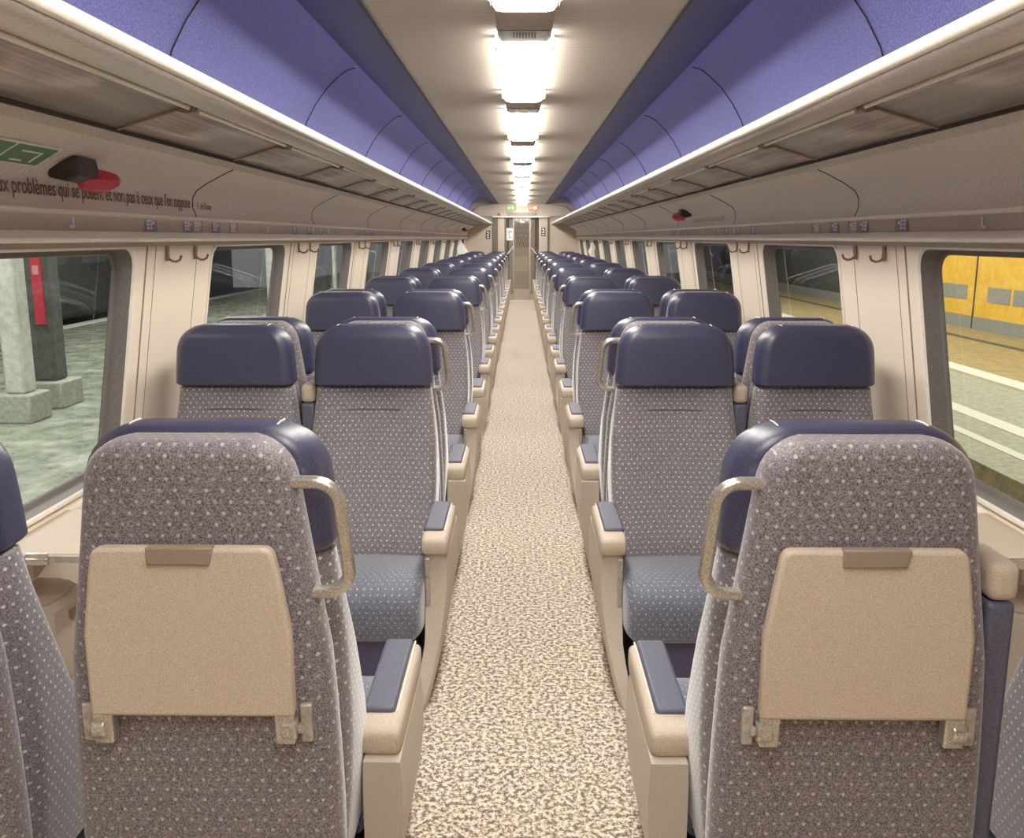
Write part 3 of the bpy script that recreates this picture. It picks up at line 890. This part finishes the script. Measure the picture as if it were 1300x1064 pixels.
# ------------------------------------------------------------------ outside, left: platform
PLAT = None
def plat_mat():
    m, n, b = nt('wet_platform')
    v = coords(n); f = noise(n, v, 3.5, 4, .7); f2 = noise(n, v, 60, 2)
    f = math_(n, 'ADD', math_(n, 'MULTIPLY', f, .75), math_(n, 'MULTIPLY', f2, .25))
    n.links.new(ramp(n, f, [(.3, srgb(96, 104, 88)), (.5, srgb(138, 146, 126)), (.7, srgb(196, 200, 184))]), b.inputs['Base Color'])
    n.links.new(ramp(n, f, [(.3, (.15, .15, .15, 1)), (.7, (.5, .5, .5, 1))]), b.inputs['Roughness'])
    return m
PLAT = plat_mat()
DARKO = mottled('dark_outside', srgb(52, 56, 50), srgb(82, 86, 78), 12, .7, .1)
CONC = mottled('platform_concrete', srgb(140, 146, 130), srgb(176, 182, 166), 20, .7, .1)
COLW = mottled('column_grey', srgb(180, 182, 170), srgb(214, 216, 206), 12, .5, .05)
YEL = mottled('yellow_wall', srgb(240, 178, 40), srgb(252, 204, 76), 6, .45, .05)
GREYS = mottled('grey_stripe', srgb(128, 132, 128), srgb(150, 152, 148), 30, .6, .05)
TAN = mottled('tan_ground', srgb(140, 124, 84), srgb(180, 160, 110), 9, .6, .1)
GRAV = mottled('track_gravel', srgb(110, 112, 98), srgb(184, 188, 170), 30, .9, .5)
WLINE = plain('white_line', srgb(240, 242, 236), .5)
gz = -.39
def ground(o): return struct(o)
ground(MB().box(-9.9, -1.75, -6, 46, gz-.2, gz).build('trim_platform', PLAT))
ground(MB().box(-10.0, -9.7, -6, 46, gz, gz+.012).build('trim_platform_edge_line', WLINE))
ground(MB().box(-16, -9.92, -6, 46, gz-1.0, gz-.8).build('trim_track_bed', DARKO))
ground(MB().box(-16.2, -16, -6, 46, gz-1, 6).build('wall_station_left', DARKO))
ground(MB().box(-16, -1.75, -6, 46, 3.6, 3.7).build('ceiling_station_left', DARKO))
# columns with plinth
def column(x, y, w, red, label):
    c = empty('platform_column', (x, y, gz)); tag(c, label, 'column', 'columns on the platform')
    MB().prism([(-w*.9, -w*.9), (w*.9, -w*.9), (w*.9, w*.9), (-w*.9, w*.9)], 'z', 0, .3).build('plinth', CONC, c, bevel=.02)
    MB().box(-w/2, w/2, -w/2, w/2, .3, 3.98).build('shaft', COLW if not red else DARKO, c, bevel=.03)
    if red:
        MB().box(-w*.1, w*.32, -w/2-.03, -w/2-.001, .95, 3.2).build('red_sign', REDP, c)
        g = MB()
        for i in range(5): g.box(-w*.02, w*.24, -w/2-.034, -w/2-.0305, 1.5+i*.22, 1.6+i*.22)
        g.build('sign_marks', plain('sign_marks_%d' % int(x*10), srgb(220, 150, 140)), c)
column(-5.27, 8.5, .22, False, 'pale grey square column on the platform, nearest outside left window')
column(-5.40, 9.3, .26, True, 'dark column carrying a vertical red sign outside the left window')
column(-5.2, 17.5, .3, False, 'pale slim column farther down the left platform')
column(-5.2, 27.0, .3, False, 'farthest pale column on the left platform')
for i, y in enumerate((6.0, 13, 20, 27)):
    o = MB().box(-4.9, -4.7, y, y+2.4, 3.53, 3.61).build('platform_light', LAMPW); tag(o, f'bright tube light under station ceiling, {ORD[i]} outside the left windows', 'light', 'platform tube lights')
for i, y in enumerate((8.0, 16.0)):
    o = MB().cyl((-3.6, y, gz), (-3.6, y, 3.6), .04, 10).build('platform_post', COLW); tag(o, f'thin pale metal post standing on the left platform, {["nearer", "farther"][i]}', 'post', 'thin posts on the platform')
# a dark train waiting on the far left track
tr = empty('dark_train', (-13.6, 14, gz-.8)); tag(tr, 'dark unlit train standing beyond the left platform', 'train')
MB().box(-1.3, 1.3, -16, 16, .5, 3.9).build('body', DARKO, tr, bevel=.2, seg=3)
for i in range(14): MB().box(1.301, 1.32, -15+i*2.2, -13.6+i*2.2, 2.0, 3.0).build('train_window', plain('tw%d' % i, srgb(90, 100, 95), .1), tr)

# ------------------------------------------------------------------ outside, right: tracks and a yellow wall
ground(MB().box(1.75, 3.9, -6, 46, gz-.9, gz-.6).build('trim_ballast', GRAV))
ground(MB().box(3.9, 12.4, -6, 46, gz-.9, gz).build('trim_right_platform', TAN))
ground(MB().box(8.5, 8.65, -6, 46, gz, gz+.01).build('trim_seam_line', DARKO))
ground(MB().box(3.9, 6.2, -6, 46, gz, gz+.012).build('trim_grey_band', CONC))
for i, (x0, x1, z, m_) in enumerate(((6.3, 6.62, gz+.013, WLINE), (4.8, 5.02, gz+.014, WLINE), (4.3, 4.42, gz+.015, WLINE))):
    ground(MB().box(x0, x1, -6, 46, gz, z+.004).build('trim_platform_line_%d' % (i+1), m_))
for i, x in enumerate((2.2, 3.5)):
    o = MB().prism([(x-.07, gz-.6), (x+.07, gz-.6), (x+.07, gz-.585), (x+.012, gz-.56), (x+.012, gz-.50), (x+.035, gz-.485), (x+.035, gz-.45), (x-.035, gz-.45), (x-.035, gz-.485), (x-.012, gz-.50), (x-.012, gz-.56), (x-.07, gz-.585)], 'y', -6, 46).build('rail', CHROME)
    tag(o, f'steel rail on the gravel, {["nearest to the coach", "next to the far platform"][i]}, right side', 'rail', 'steel rails')
yw = struct(MB().box(9.6, 9.8, -6, 21.5, gz, 4.2).build('wall_yellow_right', YEL))
struct(MB().box(9.6, 9.8, 21.5, 46, gz, 4.2).build('wall_dark_right', DARKO))
zs = MB()
MB().box(9.59, 9.6, -6, 46, gz, gz+.26).build('base_band', GREYS, yw)
for i in range(3):
    y = 7.6+i*4.7
    MB().box(9.588, 9.598, y+1.0, y+4.0, EYE-1.31, EYE-1.0).build('grey_panel', GREYS, yw)
    MB().box(9.588, 9.598, y-.6, y+.2, EYE-1.31, EYE-1.0).build('grey_panel', GREYS, yw)
    MB().box(9.585, 9.6, y+.68, y+.72, gz, 4.2).build('wall_joint', SEAM, yw)
ground(MB().box(1.75, 9.6, -6, 46, 4.2, 4.3).build('ceiling_station_right', DARKO))
for i, y in enumerate((5, 12, 19, 26)):
    o = MB().box(7.4, 7.6, y, y+2.4, 4.13, 4.21).build('platform_light', LAMPW); tag(o, f'bright tube light by the yellow wall, {ORD[i]} outside the right windows', 'light', 'right station tube lights')
def area(loc, sx, sy, e, rot=(0, 0, 0), col=(1, .97, .9)):
    l = bpy.data.lights.new('area', 'AREA'); l.shape = 'RECTANGLE'; l.size = sx; l.size_y = sy; l.energy = e; l.color = col
    o = bpy.data.objects.new('area_lamp', l); C.objects.link(o); o.location = loc; o.rotation_euler = rot; return o
area((-5, 10, 3.4), 3, 26, 1100)
area((6, 12, 4.0), 3, 26, 1600, rot=(0, math.radians(-25), 0), col=(1, .93, .75))

# ------------------------------------------------------------------ world, camera
w = bpy.data.worlds.new('world'); bpy.context.scene.world = w; w.use_nodes = True
w.node_tree.nodes['Background'].inputs[0].default_value = (.5, .52, .5, 1); w.node_tree.nodes['Background'].inputs[1].default_value = .25
# soft light in the vestibule
area((0, wy+1.5, 2.2), .6, 1.2, 22)

cam = bpy.data.cameras.new('camera'); co = bpy.data.objects.new('camera', cam); C.objects.link(co)
F = 1050
cam.sensor_width = 36; cam.lens = 36*F/1300; cam.shift_y = -44.5/1300; cam.clip_start = .05; cam.clip_end = 200
co.location = (-.01, 0, EYE)
pitch = math.atan(185.5/F); yaw = math.atan(12/math.hypot(F, 185.5))
co.rotation_euler = (PI/2-pitch, 0, yaw)
sc = bpy.context.scene; sc.camera = co
sc.view_settings.view_transform = 'Standard'
sc.view_settings.exposure = 0
sc.view_settings.gamma = 1.24
sc.cycles.use_denoising = True
sc.cycles.max_bounces = 10
sc.cycles.diffuse_bounces = 6
